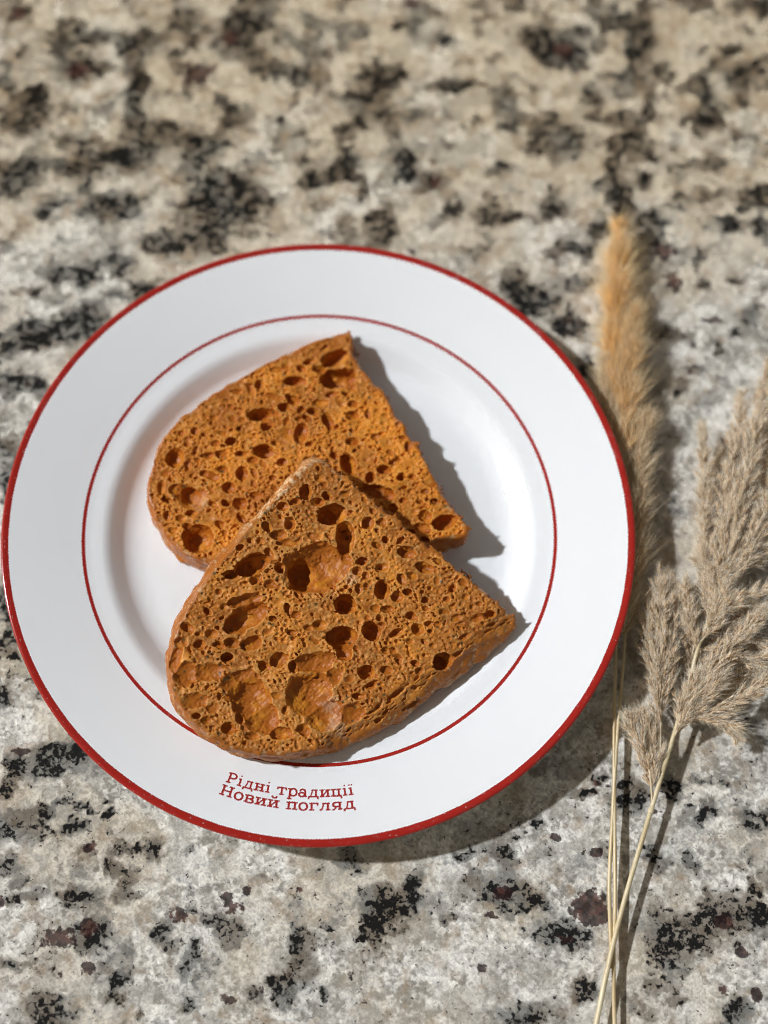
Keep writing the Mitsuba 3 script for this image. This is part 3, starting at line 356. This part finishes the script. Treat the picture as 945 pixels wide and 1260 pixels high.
    col = mixc(col, tone['golden'], np.clip(.2 + 1.9*wide, 0, 1))
    col = mixc(col, tone['brown'], np.clip(.34 - 1.1*wide + .28*bak + .25*mott + .12*fine, 0, 1))
    col = mixc(col, tone['pale'], np.clip(.28*fine + .16*mott - .05, 0, .8)*crumb[g])
    col = mixc(col, tone['membrane'], .90*mem*deep*np.clip(crumb[g] + .3, 0, 1))  # bubble walls get a darker, redder tone below the cut surface
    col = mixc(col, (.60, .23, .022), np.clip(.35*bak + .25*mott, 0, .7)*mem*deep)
    col = mixc(col, tone['pale'], .38*lipv*crumb[g])
    col = mixc(col, tone['crust'], np.clip(cr*1.1, 0, 1)*.9)
    col = mixc(col, (.24, .08, .016), np.clip(.2 + .35*mott + .35*fine, 0, .85)*cr*.7)
    col = mixc(col, (.66, .44, .22), np.clip(.8*fine + .8*mott - 1.1, 0, .5)*cr)
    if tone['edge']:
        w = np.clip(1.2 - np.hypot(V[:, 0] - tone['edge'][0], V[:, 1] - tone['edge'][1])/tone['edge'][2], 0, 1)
        col = mixc(col, (.70, .50, .28), w*cr*np.clip(.55 + .5*fine + .3*mott, 0, .9))  # pale streaks painted in for glossy glints on this stretch of crust
    # specks of herbs, and a little flour left in a few bubbles
    top_v = np.flatnonzero(V[:, 2] > .35*thick(V[:, 0]))
    tree = cKDTree(V)
    for j in top_v[r.integers(0, len(top_v), 150)]:
        rr_ = r.uniform(.35, .85)
        q = np.array(tree.query_ball_point(V[j], rr_)); 
        if len(q): col[q] = mixc(col[q], np.array((.045, .045, .02))*r.uniform(.6, 1.6), np.clip(1.35 - np.linalg.norm(V[q] - V[j], axis=1)/rr_, 0, .9))
    for cx, cy, rr_ in tone['flour']:
        t = float(mid((cx, cy))); dd = np.hypot(V[:, 0] - cx, V[:, 1] - cy)/rr_
        w = np.clip(1.1 - dd + .25*mott + .25*fine, 0, 1)*(V[:, 2] > .2*t)*.34
        col = mixc(col, (.52, .42, .30), w)
    low = np.clip((2.4 - V[:, 2])/1.8 + .25*mott, 0, 1)*np.clip(cr*2, 0, 1)*tone['floury']
    col = mixc(col, (.62, .47, .30), low)
    W = V@axes + origin
    crust_face = (cr[F_].mean(1) > .62)
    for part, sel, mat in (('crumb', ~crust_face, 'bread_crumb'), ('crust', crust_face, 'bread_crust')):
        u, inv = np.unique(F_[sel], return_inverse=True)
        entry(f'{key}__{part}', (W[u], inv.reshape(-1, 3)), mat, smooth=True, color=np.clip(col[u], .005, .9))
    tag(key, *label, group='toasted bread slices stacked on the plate')
    return len(F_)

def poly_side(x0, y0, x1, y1, soft=4.):
    """1 on the left of the line from (x0, y0) to (x1, y1), 0 on the right."""
    l = math.hypot(x1 - x0, y1 - y0)
    return lambda X, Y: np.clip(((x1 - x0)*(Y - y0) - (y1 - y0)*(X - x0))/l/soft + .5, 0, 1).astype(np.float32)

UPPER_BASE = [((x - 1.2 if x < 0 else x), y) for x, y in UPPER_TOP]
up_cut = poly_side(70, -36, 14, 64)
n_up = bread('bread_slice', UPPER_TOP, UPPER_BASE, lambda x: 17.0 + 0*x, UPPER_PORES, np.eye(3), np.array([-5., 30., 5.25]), 11,
      dict(golden=(.64, .225, .022), edge=None, crumb=(.53, .182, .020), brown=(.33, .095, .010), pale=(.70, .33, .07), membrane=(.36, .095, .008), crust=(.37, .11, .013), lean=-10, flour=[(-47, -21, 3.5)], floury=.3),
      ('toasted orange brown bread slice lying underneath, farther from the lettering', 'bread slice'), lambda X, Y: np.maximum(1 - up_cut(X, Y), 0*up_cut(X, Y)))
nrm = np.array(LOWER_NORMAL); nrm /= np.linalg.norm(nrm)
ex = np.array([1., 0, 0]) - nrm*nrm[0]; ex /= np.linalg.norm(ex)
lo_wall = poly_side(40, 30, 80, 62)
lo_wall = (lambda f: lambda X, Y: 1 - f(X, Y))(lo_wall)
lo_cut = poly_side(100, 61, 17, 127)
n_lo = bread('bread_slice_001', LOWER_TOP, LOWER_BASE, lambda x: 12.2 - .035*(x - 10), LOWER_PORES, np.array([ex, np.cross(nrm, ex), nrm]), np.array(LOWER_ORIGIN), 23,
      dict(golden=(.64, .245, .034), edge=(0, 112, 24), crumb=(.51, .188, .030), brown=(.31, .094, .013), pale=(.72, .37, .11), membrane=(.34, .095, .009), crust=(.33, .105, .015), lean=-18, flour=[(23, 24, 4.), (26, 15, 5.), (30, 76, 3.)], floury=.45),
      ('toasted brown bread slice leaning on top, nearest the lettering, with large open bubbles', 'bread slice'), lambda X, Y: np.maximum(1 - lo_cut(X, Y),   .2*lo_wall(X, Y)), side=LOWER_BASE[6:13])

# ------------------------------------------------------------------ dried grasses
def tube(path, radii, sides=8, n=40):
    p = np.asarray(path, float); s = np.r_[0, np.cumsum(np.linalg.norm(np.diff(p, axis=0), axis=1))]
    from scipy.interpolate import PchipInterpolator
    q = np.linspace(0, s[-1], n); c = PchipInterpolator(s, p)(q)
    R = np.interp(q, np.linspace(0, s[-1], len(radii)), radii)
    t = np.gradient(c, axis=0); t /= np.linalg.norm(t, axis=1, keepdims=True)
    a = np.cross(t, [0, 0, 1.]); a /= np.linalg.norm(a, axis=1, keepdims=True); b = np.cross(t, a)
    th = np.arange(sides)/sides*2*np.pi
    v = c[:, None] + R[:, None, None]*(np.cos(th)[None, :, None]*a[:, None] + np.sin(th)[None, :, None]*b[:, None])
    i, j = np.meshgrid(np.arange(n - 1), np.arange(sides), indexing='ij')
    A, B = i*sides + j, i*sides + (j + 1) % sides
    f = np.concatenate([np.stack([A, B, B + sides], -1).reshape(-1, 3), np.stack([A, B + sides, A + sides], -1).reshape(-1, 3)])
    vv = np.vstack([v.reshape(-1, 3), c[:1], c[-1:]]); m = n*sides; k = np.arange(sides); k2 = (k + 1) % sides
    f = np.vstack([f, np.stack([k2, k, 0*k + m], 1), np.stack([k + (n - 1)*sides, k2 + (n - 1)*sides, 0*k + m + 1], 1)])
    return vv, f

def curve(path, n):
    p = np.asarray(path, float); s = np.r_[0, np.cumsum(np.linalg.norm(np.diff(p, axis=0), axis=1))]
    from scipy.interpolate import PchipInterpolator
    g = PchipInterpolator(s, p); q = n*s[-1]; c = g(q); t = g(np.minimum(q + .5, s[-1])) - g(np.maximum(q - .5, 0))
    return c, t/np.linalg.norm(t, axis=1, keepdims=True), s[-1]

def fibres(P, Dn, L, Wd, sag, widen=1.0):
    """Thin three-sided tapering hairs: root P, direction Dn, length L, width Wd, sag a bending vector at the tip."""
    n = len(P); Dn = Dn/np.linalg.norm(Dn, axis=1, keepdims=True)
    a = np.cross(Dn, rng.standard_normal((n, 3))); a /= np.linalg.norm(a, axis=1, keepdims=True); b = np.cross(Dn, a)
    th = np.arange(3)/3*2*np.pi
    ring = np.cos(th)[None, :, None]*a[:, None] + np.sin(th)[None, :, None]*b[:, None]*.7
    M = P + Dn*(L*.5)[:, None] + sag*.25; E = P + Dn*L[:, None] + sag
    v = np.concatenate([P[:, None] + ring*(Wd*.5)[:, None, None], M[:, None] + ring*(Wd*.5*widen)[:, None, None], E[:, None]], 1)
    base = (np.arange(n)*7)[:, None, None]
    f = np.array([[0, 1, 4], [0, 4, 3], [1, 2, 5], [1, 5, 4], [2, 0, 3], [2, 3, 5], [3, 4, 6], [4, 5, 6], [5, 3, 6]])[None] + base
    v = v.reshape(-1, 3); v[:, 2] = np.maximum(v[:, 2], .25 + .0*v[:, 2])
    return v, f.reshape(-1, 3)

def join(ms):
    off, V, F_ = 0, [], []
    for v, f in ms: V.append(v); F_.append(f + off); off += len(v)
    return np.vstack(V), np.vstack(F_)

def straw_colour(v, a, b, seed):
    t = np.clip(1.9*meshkit.fbm(v*np.array([.9, .05, .9]), 4, seed) - .45, 0, 1)[:, None]*.8 + .2*meshkit.noise(v*np.array([3., .25, 3.]), seed + 3)[:, None]
    return np.asarray(a)*(1 - t) + np.asarray(b)*t

# two golden bristly spikes beside the plate
for k, sp in enumerate(SPIKES):
    key = 'dried_grass_spike' + ('' if k == 0 else '_%03d' % k)
    sv, sf = tube(sp['stem'], [.85, .82, .8, .72, .5], 9, 60)
    entry(key + '__stem', (sv, sf), 'dry_straw', smooth=True, color=straw_colour(sv, (.40, .27, .11), (.70, .60, .37), 5 + k))
    pieces, cols = [], []
    for q_, (lobe, width) in enumerate(zip(sp['lobes'], sp['width'])):
        beige = sp['beige'][q_]
        L = curve(lobe, np.array([0.]))[2]
        core = tube(lobe, [.7, 1.5, 1.6, 1.3, .5], 8, 30); pieces.append(core); cols.append(np.tile((.40, .25, .10), (len(core[0]), 1)))
        for n, l0, l1, w, c0, c1, lean in ((int(44*L), .5, 1.35, .14, (.78, .52, .22), (.92, .74, .44), .80), (int(34*L), .28, .55, .5, (.60, .32, .08), (.84, .50, .16), .75)):
            u = rng.random(n)**.93
            c, t, _ = curve(lobe, u)
            th = rng.random(n)*2*np.pi
            clump = meshkit.noise(np.stack([u*L/2.6, np.cos(th)*1.6 + 5, np.sin(th)*1.6 + 5], 1), 31 + k)
            env = (.45 + 1.1*clump)*np.clip(np.sin(np.pi*np.clip(u*.80 + .14, 0, 1))**.4, .3, 1)*width*1.22*(1 + .26*np.sin(u*L/3.4 + k) + .12*np.sin(u*L/1.5))
            a = np.cross(t, [0, 0, 1.]); a /= np.linalg.norm(a, axis=1, keepdims=True); b = np.cross(t, a)
            rad_dir = np.cos(th)[:, None]*a + np.sin(th)[:, None]*b
            root = c + rad_dir*(env*.18*rng.random(n))[:, None]
            d = rad_dir + t*(lean*rng.uniform(.7, 1.5, n))[:, None] + .34*rng.standard_normal((n, 3))
            Lh = env*rng.uniform(l0, l1, n)*1.25
            pieces.append(fibres(root, d, Lh, w*rng.uniform(.7, 1.3, n), t*(Lh*.28)[:, None] + .5*rng.standard_normal((n, 3)), .8 if w < .3 else 1.5))
            cc = np.asarray(c0) + (np.asarray(c1) - c0)*rng.random((n, 1)); cc = cc*(1 - beige) + beige*cc.mean(1, keepdims=True)*np.array((1.16, .95, .66)); cc = cc*(rng.uniform(.75, 1.1, n)*(.72 + .5*clump))[:, None]
            cols.append(np.repeat(cc, 7, 0))
    entry(key + '__seed_head', join(pieces), 'dry_fibre', kind='stuff', smooth=False, color=np.clip(np.vstack(cols), 0, .9))
tag('dried_grass_spike', 'golden bristly dried grass spike whose tip reaches farthest above the plate', 'dried grass', 'dried grass stems beside the plate')
tag('dried_grass_spike_001', 'shorter golden dried grass spike tucked against the right side of the taller one', 'dried grass', 'dried grass stems beside the plate')

# the feathery reed plume: stem, twigs and branches, each with its own bristles
key = 'feathery_reed_plume'
m = join([tube(REED_STEM, [1.05, 1.0, .95, .85, .6], 10, 80)] + [tube([np.array(REED_STEM[2]) + (np.array(REED_STEM[1]) - REED_STEM[2])*u + [0, 0, 0] for u in (-.03, 0, .03)], [1.0, 1.35, 1.0], 10, 9)])
entry(key + '__stem', m, 'dry_straw', smooth=True, color=straw_colour(m[0], (.42, .31, .14), (.72, .64, .43), 9))
for k, tw in enumerate(REED_TWIG):
    m = tube(tw, [.55, .45, .3], 7, 30)
    entry(key + '__twig' + ('' if k == 0 else '_%03d' % k), m, 'dry_straw', smooth=True, color=straw_colour(m[0], (.46, .36, .22), (.62, .52, .36), 12 + k))
for k, (path, width) in enumerate(zip(REED_BRANCHES, REED_WIDTH)):
    bk = key + '__branch' + ('' if k == 0 else '_%03d' % k)
    axis = tube(path, [.45, .38, .3, .2], 6, 24)
    entry(bk, axis, 'dry_straw', smooth=True, color=straw_colour(axis[0], (.42, .32, .19), (.56, .45, .30), 30 + k))
    L = curve(path, np.array([0.]))[2]
    pieces, cols = [], []
    # short side twigs leave the branch; spikelets and hairs sit along the twigs
    nt = int(L*1.5); u = np.sort(rng.uniform(.03, 1, nt)); c, t, _ = curve(path, u)
    th = rng.random(nt)*2*np.pi
    a = np.cross(t, [0, 0, 1.]); a /= np.linalg.norm(a, axis=1, keepdims=True); b = np.cross(t, a)
    rd = np.cos(th)[:, None]*a + np.sin(th)[:, None]*b*.75
    env = 1.25*width*np.clip(np.sin(np.pi*np.clip(u*.80 + .17, 0, 1))**.7, .25, 1)
    td = rd*.62 + t*rng.uniform(.75, 1.3, nt)[:, None]; td /= np.linalg.norm(td, axis=1, keepdims=True)
    tl = env*rng.uniform(.7, 1.35, nt)
    pieces.append(fibres(c, td, tl, np.full(nt, .3), rng.standard_normal((nt, 3))*.5)); cols.append(np.tile((.38, .29, .19), (nt*7, 1)))
    for per, l0, l1, w, wid, c0, c1, spread in ((10, 1.5, 3.0, .42, 1.7, (.33, .21, .11), (.66, .50, .31), .42), (24, 3.2, 7.2, .115, .7, (.66, .535, .37), (.95, .885, .72), .60)):
        n = nt*per; i = np.repeat(np.arange(nt), per); s = rng.random(n)
        root = c[i] + td[i]*(tl[i]*s)[:, None] + .22*rng.standard_normal((n, 3))
        d = td[i] + .25*t[i] + spread*rng.standard_normal((n, 3))*.75
        Lh = rng.uniform(l0, l1, n)
        pieces.append(fibres(root, d, Lh, w*rng.uniform(.7, 1.25, n), t[i]*.8 + .45*rng.standard_normal((n, 3)), wid))
        q = rng.random((n, 1)); cc = (np.asarray(c0) + (np.asarray(c1) - c0)*q)*rng.uniform(.8, 1.15, (n, 1))
        cols.append(np.repeat(cc, 7, 0))
    entry(bk + '__bristles', join(pieces), 'dry_fibre', kind='stuff', smooth=False, color=np.clip(np.vstack(cols), 0, .9))
tag(key, 'grey brown feathery reed plume with many soft branches lying right of the plate', 'dried grass')
print('triangles', sum(len(meshkit.WRITTEN[d['filename']][1]) for d in scene.values() if d.get('type') == 'ply'), n_up, n_lo)
